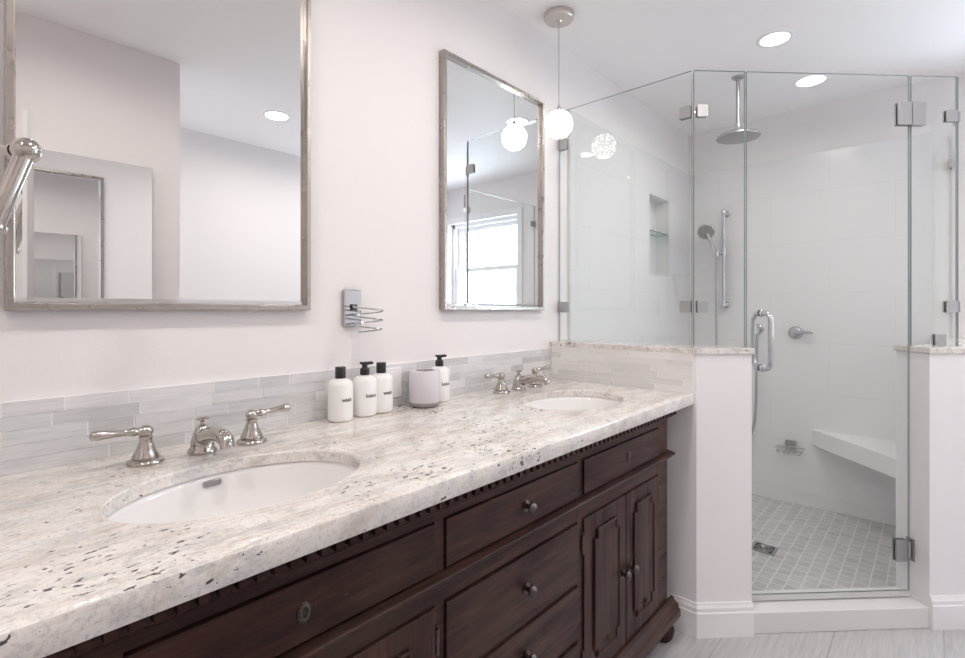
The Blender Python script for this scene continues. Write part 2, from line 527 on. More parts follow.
b.box(XE - .016, XE, WY0, WY1, WZ1, WZ1 + c); b.box(XE - .03, XE + .05, WY0 - c, WY1 + c, WZ0 - .03, WZ0)
struct(b.build('trim_2', 'trim', bev=.002))
# door casing on the wall behind the camera
b = MB(); b.box(.205, .270, WF, WF + .018, 0, 2.02)
struct(b.build('trim_3', 'trim', bev=.002))

# ------------------------------------------------------------------ vanity cabinet
FY = -.572           # front plane
VX0, VX1 = .07, 1.79
cab = thing('vanity_cabinet', 'long dark espresso wood vanity cabinet under the granite countertop', 'cabinet', ((VX0 + VX1) / 2, -.29, 0))
CO = cab.location
def cpart(b, name, m, parent=cab, bev=0, **k): return b.build(name, m, parent, CO, bev, **k)
SX = [(.155, .655), (.681, 1.176), (1.203, 1.705)]          # the three bays
# carcass: face frame, sides, back
b = MB()
b.box(VX0, VX0 + .02, FY + .02, -.004, .10, .845); b.box(VX1 - .02, VX1, FY + .02, -.004, .10, .845)
b.box(VX0 + .02, VX1 - .02, -.016, -.004, .10, .845); b.box(VX0 + .02, VX1 - .02, FY + .02, -.016, .10, .118)
b.box(VX0 + .02, VX1 - .02, FY + .020, FY + .024, .118, .845)
for xa, xb in ((VX0, .155), (.655, .681), (1.176, 1.203), (1.705, VX1)):
    b.box(xa, xb, FY, FY + .02, .10, .845)
b.box(VX0, VX1, FY + .0005, FY + .02, .785, .845); b.box(VX0, VX1, FY + .0005, FY + .02, .622, .678); b.box(VX0, VX1, FY + .0005, FY + .02, .10, .158)
b.box(.681, 1.176, FY + .0005, FY + .02, .450, .462); b.box(.681, 1.176, FY + .0005, FY + .02, .298, .310)
cpart(b, 'carcass', 'wood', smooth=0)
# dentil cornice
b = MB()
b.sweep_x([(FY - .030, .846), (FY - .030, .840), (FY - .012, .834), (FY - .012, .820), (FY - .010, .812), (FY - .004, .804), (FY, .804), (FY, .846)], VX0 - .02, VX1 + .03)
b.box(VX1, VX1 + .028, FY, -.004, .812, .846)
x = VX0 - .012
while x < VX1 + .012:
    b.box(x, x + .013, FY - .026, FY - .010, .818, .843); x += .0245
cpart(b, 'cornice', 'wood', smooth=0)
# waist moulding
b = MB()
pr_ = [(FY, .684), (FY - .008, .684), (FY - .012, .681), (FY - .020, .680), (FY - .023, .676), (FY - .021, .671), (FY - .014, .669), (FY - .014, .666), (FY - .010, .662), (FY, .661)]
b.sweep_x(pr_, VX0 - .022, VX1 + .022)
b.box(VX1, VX1 + .022, FY, -.004, .662, .686)
cpart(b, 'waist_moulding', 'wood', smooth=50, bev=.002)
# base moulding
b = MB()
b.sweep_x([(FY, .150), (FY - .008, .148), (FY - .014, .138), (FY - .026, .130), (FY - .030, .120), (FY - .030, .114), (FY - .036, .110), (FY - .036, .086), (FY, .086)], VX0 - .036, VX1 + .036)
b.box(VX1, VX1 + .036, FY, -.004, .086, .112); b.box(VX1, VX1 + .018, FY, -.004, .112, .140)
b.box(VX0 + .01, VX1 - .01, FY + .01, -.01, .09, .11)
cpart(b, 'base_moulding', 'wood', smooth=40, bev=.002)
for fx in (VX0 + .0, VX1 + .0):
    for fy in (-.555, -.06):
        b = MB(); b.lathe([(.0, 0), (.026, 0), (.036, .012), (.041, .03), (.040, .048), (.030, .062), (.026, .068), (.034, .074), (.036, .088)], (fx, fy, 0), seg=28)
        cpart(b, 'foot', 'woodv')
def knob(parent, x, z):
    b = MB(); y = FY - .006
    b.lathe([(.0, 0), (.0135, 0), (.014, .002), (.010, .0035), (.0055, .005), (.005, .011), (.008, .014), (.0128, .017), (.0138, .021), (.0115, .0255), (.006, .028), (.0035, .030), (0, .0305)], (x, y, z), (0, -1, 0), 24)
    cpart(b, 'knob', 'bronze', parent)
def keyhole(parent, x, z):
    b = MB(); y = FY - .007
    pts = [(x + .0064 * cos(t), y - .001, z + .0110 * sin(t)) for t in [2 * pi * i / 28 for i in range(28)]]
    b.tube(pts, .0026, 8, True)
    n = 14
    for i in range(n):
        t = 2 * pi * i / n
        b.lathe([(.0, -.002), (.0022, -.001), (.0028, .001), (0, .0024)], (x + .0086 * cos(t), y, z + .0134 * sin(t)), (0, -1, 0), 8)
    b.lathe([(0, .0012), (.0066, .001), (.0066, -.001)], (x, y, z), (0, -1, 0), 24, 1, 1, 1)
    cpart(b, 'keyhole_plate', ['bronze', 'dark_hole'], parent)
def drawer(name, xa, xb, za, zb):
    b = MB(); g = .0020
    b.box(xa, xb, FY + .010, FY + .0195, za, zb, 1)
    b.box(xa + g, xb - g, FY - .006, FY + .012, za + g, zb - g)
    return cpart(b, name, ['wood', 'wood'], bev=.0015)
for i, (xa, xb) in enumerate(SX):
    d = drawer('drawer', xa, xb, .680 + .006, .785)
    (knob if i == 1 else keyhole)(d, .940 if i == 1 else (.382 if i == 0 else 1.470), .735)
for za, zb, zk in ((.462, .620, .541), (.310, .450, .381), (.158, .298, .228)):
    d = drawer('drawer', .681, 1.176, za, zb); knob(d, .940, zk)
def door(xa, xb, za, zb, hinge_left):
    b = MB(); g = .0018
    b.box(xa, xb, FY + .010, FY + .0195, za, zb, 1)
    b.box(xa + g, xb - g, FY - .006, FY + .012, za + g, zb - g)
    o = cpart(b, 'door', ['woodv', 'dark_gap'], bev=.002)
    # raised notched panel with a bead round it
    x0, x1, z0, z1 = xa + .052, xb - .052, za + .055, zb - .050
    n = .026
    pts = [(x0, z0 + n), (x0 + n * .7, z0 + n), (x0 + n * .7, z0), (x1 - n * .7, z0), (x1 - n * .7, z0 + n), (x1, z0 + n), (x1, z1 - n), (x1 - n * .7, z1 - n), (x1 - n * .7, z1), (x0 + n * .7, z1), (x0 + n * .7, z1 - n), (x0, z1 - n)]
    b = MB(); y = FY - .006
    N = len(pts)
    b.add([(px, y + .002, pz) for px, pz in pts] + [(px, y - .003, pz) for px, pz in pts], [tuple(range(N, 2 * N))] + [(i, (i + 1) % N, N + (i + 1) % N, N + i) for i in range(N)])
    for i in range(N):
        p, r = pts[i], pts[(i + 1) % N]
        b.tube([(p[0], y - .003, p[1]), (r[0], y - .003, r[1])], .0042, 8)
        b.lathe([(0, -.004), (.0042, -.002), (.0042, .002), (0, .0042)], (p[0], y - .003, p[1]), (0, -1, 0), 8)
    # little carved sprig at the foot of the panel
    xm = (x0 + x1) / 2
    for s in (-1, 1):
        b.tube([(xm, y - .003, z0 + .012), (xm + s * .008, y - .005, z0 + .022), (xm + s * .018, y - .004, z0 + .026)], [.003, .0035, .0015], 8)
    b.tube([(xm, y - .003, z0 + .008), (xm, y - .005, z0 + .036)], [.003, .0015], 8)
    cpart(b, 'raised_panel', 'woodv', o, smooth=50)
    hx = xa - .004 if hinge_left else xb + .004
    for hz in (zb - .07, za + .07):
        b = MB()
        for j in range(5): b.lathe([(0, 0), (.0042, 0), (.0045, .001), (.0045, .009), (.0042, .010), (0, .010)], (hx, FY - .004, hz - .025 + j * .0104), seg=10)
        b.lathe([(0, 0), (.003, .002), (.003, .005), (0, .008)], (hx, FY - .004, hz + .027), seg=10)
        cpart(b, 'hinge', 'bronze', o)
    return o
for (xa, xb) in (SX[0], SX[2]):
    xm = (xa + xb) / 2 + .02
    xm = (xa + xb) / 2
    dl = door(xa, xm, .158, .622, True); knob(dl, xm - .026, .385)
    dr = door(xm, xb, .158, .622, False); knob(dr, xm + .026, .385)

# ------------------------------------------------------------------ countertop with two oval cut-outs
CT = .887; CTH = .024
SINKS = [(.389, -.362, .214, .152), (1.493, -.359, .215, .157)]
CX0, CX1, CYF = -.04, 1.8835, -.633
b = MB(); N = 96
def hole_slab(x0, x1, y0, y1, xc, yc, a, bb_):
    ang = sorted([2 * pi * i / N for i in range(N)] + [atan2(y - yc, x - xc) % (2 * pi) for x in (x0, x1) for y in (y0, y1)])
    out = []; inn = []; n = len(ang)
    for t in ang:
        dx, dy = cos(t), sin(t)
        s = min([((x1 if dx > 0 else x0) - xc) / dx if abs(dx) > 1e-9 else 1e9, ((y1 if dy > 0 else y0) - yc) / dy if abs(dy) > 1e-9 else 1e9])
        out.append((xc + dx * s, yc + dy * s))
        r = 1 / sqrt((dx / a) ** 2 + (dy / bb_) ** 2)
        inn.append((dx * r, dy * r))
    ch = .003
    lay = [[(x, y, CT) for x, y in out], [(xc + x * (1 + ch / a), yc + y * (1 + ch / bb_), CT) for x, y in inn], [(xc + x, yc + y, CT - ch) for x, y in inn],
           [(xc + x, yc + y, CT - CTH) for x, y in inn], [(x, y, CT - CTH) for x, y in out]]
    vs = [p for l in lay for p in l]; fs = []
    for k in range(4):
        fs += [(k * n + i, k * n + (i + 1) % n, (k + 1) * n + (i + 1) % n, (k + 1) * n + i) for i in range(n)]
    b.add(vs, fs)
ys0 = -.605
xs = [CX0]
for (xc, yc, a, bb_) in SINKS:
    xa, xb = xc - a - .06, xc + a + .06
    b.box(xs[-1], xa, ys0, 0, CT - CTH, CT)
    hole_slab(xa, xb, ys0, 0, xc, yc, a, bb_); xs.append(xb)
b.box(xs[-1], CX1, ys0, 0, CT - CTH, CT)
r = .005
b.sweep_x([(ys0, CT), (CYF + r, CT), (CYF + r * .3, CT - r * .3), (CYF, CT - r), (CYF, CT - .040 + r), (CYF + r * .3, CT - .040 + r * .3), (CYF + r, CT - .040), (ys0, CT - .040)], CX0, CX1)
ct = b.build('countertop', 'granite', origin=((CX0 + CX1) / 2, -.3, CT - CTH), smooth=35)
tag(ct, 'speckled cream and grey granite countertop with two oval sink cut-outs', 'countertop')

# sinks
def sink_mesh(a, bb_):
    s = thing('sink', '', 'sink')
    b = MB()
    pr = [(1.10, 0), (1.03, 0), (1.00, -.002), (.985, -.012), (.95, -.045), (.88, -.085), (.74, -.118), (.50, -.136), (.20, -.142), (.11, -.144)]
    back = [(.11, -.154), (.5, -.146), (.80, -.128), (.95, -.09), (1.02, -.04), (1.10, -.012), (1.10, 0)]
    b.lathe([(p * a, z) for p, z in pr + back], seg=64, sx=1, sy=bb_ / a)
    b.build('bowl', 'porcelain', s, smooth=60)
    b = MB()
    b.lathe([(0, -.141), (.017, -.141), (.024, -.1405), (.026, -.143), (.026, -.15)], seg=24)
    b.build('drain', 'chrome', s)
    # overflow slot on the wall side of the bowl
    b = MB(); zz = -.016
    yy = bb_ * .972
    o_ = []
    for i in range(24):
        t = 2 * pi * i / 24
        o_.append((cos(t) * .005 + (.012 if cos(t) > 0 else -.012) - .008, sin(t) * .0052))
    b.tube([(px, yy + (zz + pz) * .06, zz + pz) for px, pz in o_], .0016, 6, True)
    b.add([(px, yy - .0005 + (zz + pz) * .06, zz + pz) for px, pz in o_], [tuple(range(24))], 1)
    b.build('overflow_slot', ['chrome', 'stone'], s)
    return s
s1 = sink_mesh(.217, .155); s1.location = (SINKS[0][0], SINKS[0][1], CT - CTH - .0005)
s1['label'] = 'white oval undermount sink at the near end of the countertop'; s1['group'] = 'undermount sinks'
s2 = dup(s1, (SINKS[1][0], SINKS[1][1], CT - CTH - .0005), 'white oval undermount sink beside the shower half wall', 'undermount sinks')
for ch in list(s2.children):
    if ch.name.startswith('overflow'): bpy.data.objects.remove(ch)

# ------------------------------------------------------------------ backsplash of thin glass and marble strips
def strips(b, u0, u1, z0, rows, rh, place, mats, seed, jitter=(.07, .19)):
    rnd = random.Random(seed)
    for k in range(rows):
        u = u0 - rnd.uniform(0, .1)
        while u < u1:
            l = rnd.uniform(*jitter); a, c = max(u, u0), min(u + l, u1)
            if c - a > .004:
                place(b, a + .0015, c - .0015, z0 + k * rh + .0006, z0 + (k + 1) * rh - .0006, rnd.randrange(mats))
            u += l
b = MB()
ROWS = 5; RH = .0272; BZ = CT
b.box(CX0, XH - .0, -.0086, -.0005, BZ, BZ + ROWS * RH, 4)
strips(b, CX0, XH - .009, BZ, ROWS, RH, lambda b, a, c, z0, z1, m: b.box(a, c, -.0092 - .0006 * (m % 2), -.006, z0, z1, m), 4, 3)
o = b.build('tile_backsplash', TILES + ['grout'], origin=(.9, -.004, BZ), smooth=0)
tag(o, 'grey and white strip mosaic backsplash along the wall under the mirrors', 'backsplash')
b = MB(); SH = HH - CT
b.box(XH - .0086, XH - .0005, CYF, -.0005 - .01, CT, HH, 3)
strips(b, CYF, -.011, CT, 6, SH / 6, lambda b, a, c, z0, z1, m: b.box(XH - .0092 - .0005 * (m % 2), XH - .006, a, c, z0, z1, m), 3, 11, (.10, .26))
o = b.build('tile_backsplash', TILESW + ['grout'], origin=(XH - .004, -.3, CT), smooth=0)
tag(o, 'pale strip mosaic backsplash on the half wall at the counter end', 'backsplash')

# ------------------------------------------------------------------ faucets
def make_faucet(label):
    f = thing('faucet', label, 'faucet')
    bell = [(.0, 0), (.032, 0), (.033, .003), (.032, .007), (.027, .0095), (.0235, .0105), (.0235, .013), (.0245, .014), (.0235, .017), (.0195, .024), (.0150, .035), (.0120, .044), (.0115, .049), (.0125, .0515), (.0125, .0545), (.010, .056), (.0115, .0575), (.0138, .063), (.0138, .067), (.011, .072), (.006, .0755), (0, .0765)]
    for s in (-1, 1):
        b = MB(); b.lathe(bell, (s * .105, 0, 0), seg=28)
        h = b.build('handle', 'nickel', f, smooth=50)
        d = Vector((s, -.05, .06)).normalized(); p = Vector((s * .105, 0, .065))
        st = [(.008, .0075), (.018, .0078), (.020, .0092), (.023, .0092), (.025, .0075), (.040, .0062), (.062, .0074), (.074, .0094), (.080, .0104), (.083, .0090), (.087, .0096), (.090, .0080), (.092, .003)]
        b = MB(); b.tube([p + d * t for t, _ in st], [r for _, r in st], 16)
        b.build('lever', 'nickel', h, smooth=60)
    b = MB()
    b.lathe([(0, 0), (.028, 0), (.029, .003), (.028, .008), (.0235, .012), (.0235, .018), (.022, .028), (.018, .042), (.014, .052), (.0095, .058), (.006, .060), (0, .0605)], seg=28)
    pts = [(0, -.004, .028), (0, -.025, .039), (0, -.052, .047), (0, -.086, .053), (0, -.116, .053), (0, -.132, .046), (0, -.137, .033)]
    b.tube(pts, [.016, .0180, .0168, .0156, .0150, .0142, .0132], 20)
    sp = b.build('spout', 'nickel', f, smooth=60)
    b = MB(); b.lathe([(.0045, .058), (.0045, .066), (.0075, .069), (.0125, .071), (.013, .0745), (.009, .077), (0, .078)], seg=20)
    b.build('lift_knob', 'nickel', sp)
    return f
f1 = make_faucet('polished nickel two-handle faucet behind the near sink'); f1.location = (.397, -.112, CT); f1['group'] = 'widespread faucets'
dup(f1, (1.528, -.097, CT), 'polished nickel two-handle faucet in the corner by the shower', 'widespread faucets')

# ------------------------------------------------------------------ wall mirrors
def make_mirror(x0, x1, z0, z1, label):
    cx = (x0 + x1) / 2; hw = (x1 - x0) / 2; h = z1 - z0
    t = thing('wall_mirror', label, 'mirror', (cx, 0, z0), 'framed wall mirrors')
    b = MB()
    prof = [(0, 0), (0, -.023), (.002, -.026), (.011, -.026), (.013, -.023), (.014, -.012), (.014, 0)]   # (inset, y)
    cs = [(-1, 0), (1, 0), (1, 1), (-1, 1)]
    vs = []
    for sx, sz in cs:
        for a, y in prof: vs.append((sx * (hw - a), y - .0005, (a if sz == 0 else h - a)))
    n = len(prof); fs = []
    for i in range(4):
        j = (i + 1) % 4
        fs += [(i * n + k, j * n + k, j * n + (k + 1) % n, i * n + (k + 1) % n) for k in range(n)]
    b.add(vs, fs); o = b.build('frame', 'silver_frame', t, smooth=0)
    bm = bmesh.new(); bm.from_mesh(o.data); bmesh.ops.recalc_face_normals(bm, faces=bm.faces); bm.to_mesh(o.data); bm.free()
    b = MB(); g = .012; e = .012
    A = [(-hw + g, -.010, g), (hw - g, -.010, g), (hw - g, -.010, h - g), (-hw + g, -.010, h - g)]
    B = [(-hw + g + e, -.0115, g + e), (hw - g - e, -.0115, g + e), (hw - g - e, -.0115, h - g - e), (-hw + g + e, -.0115, h - g - e)]
    D = [(x, -.004, z) for x, y, z in A]
    b.add(A + B + D, [(4, 5, 6, 7), (0, 1, 5, 4), (1, 2, 6, 5), (2, 3, 7, 6), (3, 0, 4, 7), (8, 11, 10, 9), (0, 8, 9, 1), (1, 9, 10, 2), (2, 10, 11, 3), (3, 11, 8, 0)])
    b.build('mirror_glass', 'mirror', t, smooth=0)
    return t
make_mirror(.093, .700, 1.195, 2.105, 'silver framed wall mirror above the near sink')
make_mirror(1.201, 1.803, 1.195, 2.105, 'silver framed wall mirror next to the pendant lamp')
# frameless mirrored cabinet on the wall behind the camera (seen in the near mirror)
mc = thing('medicine_cabinet', 'frameless mirrored cabinet on the opposite wall, reflected in near mirror', 'cabinet', (.290, WF, 1.02))
b = MB(); b.box(.0, .42, 0, .012, 0, .85); b.build('case', 'trim', mc)
b = MB(); b.box(0, .42, .002, .008, 0, .85); o = b.build('mirror_door', 'mirror', mc, smooth=0)
o.location = (0, .012, 0); o.rotation_euler = (0, 0, radians(2.0))
MDOOR = o

# ------------------------------------------------------------------ swing arm of a make-up mirror, left edge
t = thing('swing_arm_mirror', 'chrome jointed swing arm in front of the near mirror', 'mirror arm', (0, 0, 1.47))
O_ = t.location
P0, P1, P2, P3 = Vector((0, -.02, 1.468)), Vector((.105, -.2, 1.453)), Vector((.066, -.2, 1.325)), Vector((.02, -.2, 1.18))
b = MB(); b.lathe([(0, 0), (.035, 0), (.035, .006), (.028, .012), (.012, .016), (.012, .03), (0, .03)], (0, 0, 1.468), (0, -1, 0)); b.build('wall_plate', 'nickel', t, O_)
d = (P1 - P0).normalized()
b = MB(); b.tube([P0, P1 - d * .035], .008, 14)
for k in (.018, .028): b.lathe([(0, -.004), (.011, -.003), (.011, .003), (0, .004)], tuple(P1 - d * k), tuple(d), 14)
b.build('link', 'nickel', t, O_)
b = MB(); b.lathe([(0, -.0205), (.008, -.019), (.015, -.014), (.0195, -.006), (.0205, 0), (.0195, .006), (.015, .014), (.008, .019), (0, .0205)], tuple(P1), tuple(d.cross(Vector((0, 0, 1)))), 24); b.build('knuckle', 'nickel', t, O_)
b = MB(); b.tube([P1, P1.lerp(P2, .1), P1.lerp(P2, .92), P2], [.012, .0135, .0135, .012], 20); b.build('arm', 'nickel', t, O_)
b = MB(); b.lathe([(0, -.006), (.017, -.005), (.018, 0), (.017, .005), (0, .006)], tuple(P2), tuple(P2 - P1), 20); b.build('collar', 'nickel', t, O_)
b = MB(); b.tube([P2, P3], .008, 12); b.lathe([(0, -.008), (.075, -.008), (.080, 0), (.075, .008), (.07, .006), (0, .006)], (-.03, -.2, 1.12), (.3, -1, 0), 32); b.build('round_mirror', 'nickel', t, O_)

# ------------------------------------------------------------------ hair dryer holder
t = thing('hair_dryer_holder', 'chrome wall plate with wire coil hair dryer holder between the mirrors', 'holder', (.843, 0, 1.2))
O_ = t.location
b = MB(); b.box(.812, .872, -.012, -.0005, 1.147, 1.255); b.build('plate', 'chrome', t, O_, bev=.003)
b = MB(); b.box(.836, .850, -.022, -.012, 1.192, 1.212); b.build('clip', 'bronze', t, O_, bev=.001)
pts = []
cxh, cyh = .862, -.060
for i in range(97):
    a = 2 * pi * 2.9 * i / 96 + radians(140); rr = .044 - .005 * i / 96
    pts.append((cxh + rr * cos(a), cyh + rr * sin(a), 1.206 - .078 * i / 96))
pts = [(.843, -.018, 1.204)] + pts
b = MB(); b.tube(pts, .0024, 8); b.build('coil', 'chrome', t, O_)

# ------------------------------------------------------------------ bottles, cup, outlet
def text_on(word, size, r, zc, parent, name='lettering', phi=-pi / 2, m='ink'):
    cu = bpy.data.curves.new(name, 'FONT'); cu.body = word; cu.size = size; cu.align_x = 'CENTER'; cu.align_y = 'CENTER'
    cu.resolution_u = 3; cu.offset = .0005 if size > .01 else 0
    tmp = bpy.data.objects.new('tmp', cu); COL.objects.link(tmp)
    dg = bpy.context.evaluated_depsgraph_get(); dg.update()
    me = bpy.data.meshes.new_from_object(tmp.evaluated_get(dg))
    bpy.data.objects.remove(tmp)
    for v in me.vertices:
        a = phi + v.co.x / r
        v.co = Vector((r * cos(a), r * sin(a), zc + v.co.y))
    me.materials.clear(); me.materials.append(M[m])
    o = bpy.data.objects.new(name, me); COL.objects.link(o); o.parent = parent
    return o
def bottle(loc, label, word, pump, r=.0345):
    t = thing('bottle', label, 'bottle', loc, 'white toiletry bottles')
    b = MB(); h = .117
    b.lathe([(0, 0), (r - .006, 0), (r - .001, .003), (r, .008), (r, h - .018), (r - .003, h - .009), (r - .010, h - .003), (r - .018, h), (.012, h + .001), (.012, h + .004), (0, h + .004)], seg=40)
    b.build('body', 'bottle', t, smooth=60)
    b = MB()
    if pump:
        b.lathe([(.012, h + .001), (.0140, h + .002), (.0140, h + .018), (.0125, h + .021), (.0085, h + .023), (.0075, h + .028), (.0090, h + .031), (.0095, h + .036), (.007, h + .038), (0, h + .038)], seg=24)
        b.tube([(-.013, .006, h + .0375), (-.006, .003, h + .0345), (0, 0, h + .034), (.006, -.005, h + .0345), (.013, -.012, h + .0365), (.017, -.017, h + .035)], [.0028, .0045, .006, .005, .0045, .0038], 10)
        b.build('pump', 'black_plastic', t, smooth=50)
    else:
        b.lathe([(.012, h + .001), (.0142, h + .001), (.0145, h + .002), (.0145, h + .031), (.0135, h + .0325), (0, h + .0325)], seg=28)
        b.build('cap', 'black_plastic', t, smooth=50)
    text_on(word, .0150, r + .0004, .061, t)
    text_on('____', .004, r + .0004, .046, t, 'small_print', m='faint_ink')
    text_on('___', .004, r + .0004, .072, t, 'small_print', m='faint_ink')
    return t
bottle((.769, -.060, CT), 'white bottle with a flat black cap, closest to the near sink', 'wash', False)
bottle((.855, -.052, CT), 'white bottle with black pump in the row of three', 'lotion', True)
bottle((.918, -.046, CT), 'white bottle with flat black cap in front of the outlet plate', 'wash', False)
bottle((1.158, -.046, CT), 'white bottle with black pump half hidden by the tumbler', 'lotion', True)
t = thing('tumbler', 'lilac-white ceramic tumbler with a grey stone foot', 'tumbler', (1.064, -.078, CT))
b = MB(); R_ = .050
b.lathe([(R_ - .001, .016), (R_, .018), (R_, .113), (R_ - .002, .115), (.032, .115), (.030, .113), (.029, .03), (0, .028)], seg=48); b.build('cup', ['ceramic'], t, smooth=50)
b = MB(); b.lathe([(0, .0), (.036, 0), (.042, .002), (.048, .009), (R_ - .0005, .016), (R_ - .001, .017), (0, .017)], seg=48); b.build('foot', 'stone', t, smooth=50)
b = MB(); b.lathe([(.0305, .1152), (.0300, .114), (.0292, .05), (0, .045)], seg=40); b.build('liner', 'stone', t, smooth=50)
t = thing('outlet_cover', 'white electrical outlet cover on the mosaic behind the third bottle', 'outlet', (.985, -.0095, .90))
b = MB(); b.box(.95, 1.022, -.0150, -.0098, .915, 1.012); b.build('plate', 'white_plastic', t, t.location, bev=.003)
b = MB()
for z in (.942, .985): b.lathe([(0, 0), (.016, 0), (.0155, .001), (0, .001)], (.986, -.0148, z), (0, -1, 0), 24)
b.build('socket', 'trim', t, t.location)

# ------------------------------------------------------------------ pendant lamp
PX, PY = 1.757, -.130
t = thing('pendant_lamp', 'small glowing cut-glass globe pendant hanging by the far mirror', 'lamp', (PX, PY, CEIL))
O_ = t.location
b = MB(); b.lathe([(0, 0), (.060, 0), (.061, -.004), (.060, -.020), (.056, -.025), (.012, -.027), (.007, -.034), (0, -.035)], (PX, PY, CEIL), seg=40); b.build('canopy', 'brushed', t, O_)
b = MB(); b.tube([(PX, PY, CEIL - .03), (PX, PY, 2.045)], .0016, 8); b.build('cord', 'satin', t, O_)
b = MB(); b.lathe([(0, 2.052), (.004, 2.050), (.006, 2.042), (.012, 2.030), (.020, 2.024), (.021, 2.016), (0, 2.016)], (PX, PY, 0), seg=24); b.build('socket', 'brushed', t, O_)
b = MB(); rg = .0575; zc = 1.968
b.lathe([(rg * cos(a) if abs(cos(a)) > 1e-6 else 0, zc + rg * sin(a)) for a in [radians(k) for k in range(-60, 71, 10)]], (PX, PY, 0), seg=40)
o = b.build('globe', 'globe', t, O_)

# ------------------------------------------------------------------ recessed downlights
def downlight(x, y, label):
    t = thing('downlight', label, 'ceiling light', (x, y, CEIL), 'recessed ceiling lights')
    b = MB(); b.lathe([(.056, -.0015), (.060, -.004), (.074, -.0035), (.078, -.0005)], seg=40); b.build('trim_ring', 'trim', t)
    b = MB(); b.lathe([(0, -.003), (.057, -.003)], seg=40); b.build('lens', 'lens', t)
    lamp_light('downlight_lamp', 0, 0, -.006, LAMP_POWER, t)
for (x, y), lb in zip(DOWNLIGHTS, ('lit recessed ceiling light above the shower', 'lit recessed ceiling light reflected in the shower door', 'lit recessed ceiling light reflected in the near mirror',
                                   'added unseen fill downlight over the middle of the vanity', 'added unseen fill downlight over the near sink', 'added unseen fill downlight at the near end of the room')):
    downlight(x, y, lb)

# ------------------------------------------------------------------ shower glass
GT = .008; GZ = 2.108; CZ = HH + .0215
SG = S0 + T / 2 * sqrt(2)         # glass runs on x + y = SG
XA = XH + T / 2 - .006
YG = YD + T / 2
def pane_mesh(p, r, z0, z1):
    p = Vector((*p, 0)); r = Vector((*r, 0)); d = (r - p).normalized(); n = Vector((d.y, -d.x, 0)) * (GT / 2)
    b = MB(); q = [p - n, r - n, r + n, p + n]
    vs = [v + Vector((0, 0, z)) for z in (z0, z1) for v in q]
    b.add(vs, [(0, 1, 5, 4), (2, 3, 7, 6)], 0)
    b.add(vs, [(0, 3, 2, 1), (4, 5, 6, 7), (1, 2, 6, 5), (3, 0, 4, 7)], 1)
    bm_fix.append(b)
    return b
bm_fix = []
def pane(name, p, r, z0, z1, label, cat='glass panel', group='fixed shower glass panels'):
    m = (Vector(p) + Vector(r)) / 2
    t = thing(name, label, cat, (m.x, m.y, z0), group)
    o = pane_mesh(p, r, z0, z1).build('pane', ['glass', 'glass_edge'], t, t.location, smooth=0)
    bm = bmesh.new(); bm.from_mesh(o.data); bmesh.ops.remove_doubles(bm, verts=bm.verts, dist=1e-5); bmesh.ops.recalc_face_normals(bm, faces=bm.faces); bm.to_mesh(o.data); bm.free()
    return t
def dg(x): return (x, SG - x)
CORN = (XA, SG - XA); CORND = (SG - YG, YG)
def plate(b, c, d, w, h, z, th=.006):
    """square clamp plates on both faces of a pane; c plan centre, d plan direction along the pane"""
    d = Vector((*d, 0)).normalized(); n = Vector((d.y, -d.x, 0)); c = Vector((*c, z))
    for s in (1, -1):
        o = c + n * s * (GT / 2 + th / 2)
        vs = [o + d * a * w / 2 + n * k * th / 2 + Vector((0, 0, e_ * h / 2)) for e_ in (-1, 1) for k in (-1, 1) for a in (-1, 1)]
        b.add(vs, [(0, 2, 3, 1), (4, 5, 7, 6), (0, 1, 5, 4), (2, 6, 7, 3), (0, 4, 6, 2), (1, 3, 7, 5)])
A = pane('shower_glass', (XA, -.006), (XA, CORN[1] + .004), CZ, GZ, 'wide fixed glass panel on the half wall beside the far sink')
B = pane('shower_glass', (CORN[0] + .002, CORN[1] - .002), dg(2.094), CZ, GZ, 'narrow fixed glass panel between the side panel and the door')
Cp = pane('shower_glass', dg(2.565), (CORND[0] - .002, CORND[1] + .002), CZ, GZ, 'narrow fixed glass panel on the right half wall, hinging the door')
D = pane('shower_glass', (CORND[0] + .003, CORND[1]), (XE - .006, YG), CZ, GZ, 'fixed glass panel seen edge-on at the right of the shower')
DR = pane('shower_door', dg(2.099), dg(2.559), .092, GZ, 'frameless glass shower door with C-shaped pull handle', 'door', None)
dd = Vector((R2, -R2))
def clip(parent, m, *plates):
    b = MB()
    for p in plates: plate(b, *p)
    b.build('clamp', m, parent, parent.location, bev=.001)
for z in (1.953, 1.208):
    clip(A, 'satin', (((XA), -.028), (0, 1), .045, .048, z))
    clip(A, 'satin', ((XA, CORN[1] + .027), (0, 1), .042, .046, z)); clip(B, 'satin', ((CORN[0] + .024, CORN[1] - .024), (1, -1), .042, .046, z))
    clip(Cp, 'satin', ((CORND[0] - .020, CORND[1] + .020), (1, -1), .045, .045, z)); clip(D, 'satin', ((CORND[0] + .032, YG), (1, 0), .04, .045, z))
    clip(D, 'satin', ((XE - .028, YG), (1, 0), .045, .048, z))
clip(Cp, 'satin', (dg(2.647), (1, -1), .045, .045, CZ + .024))
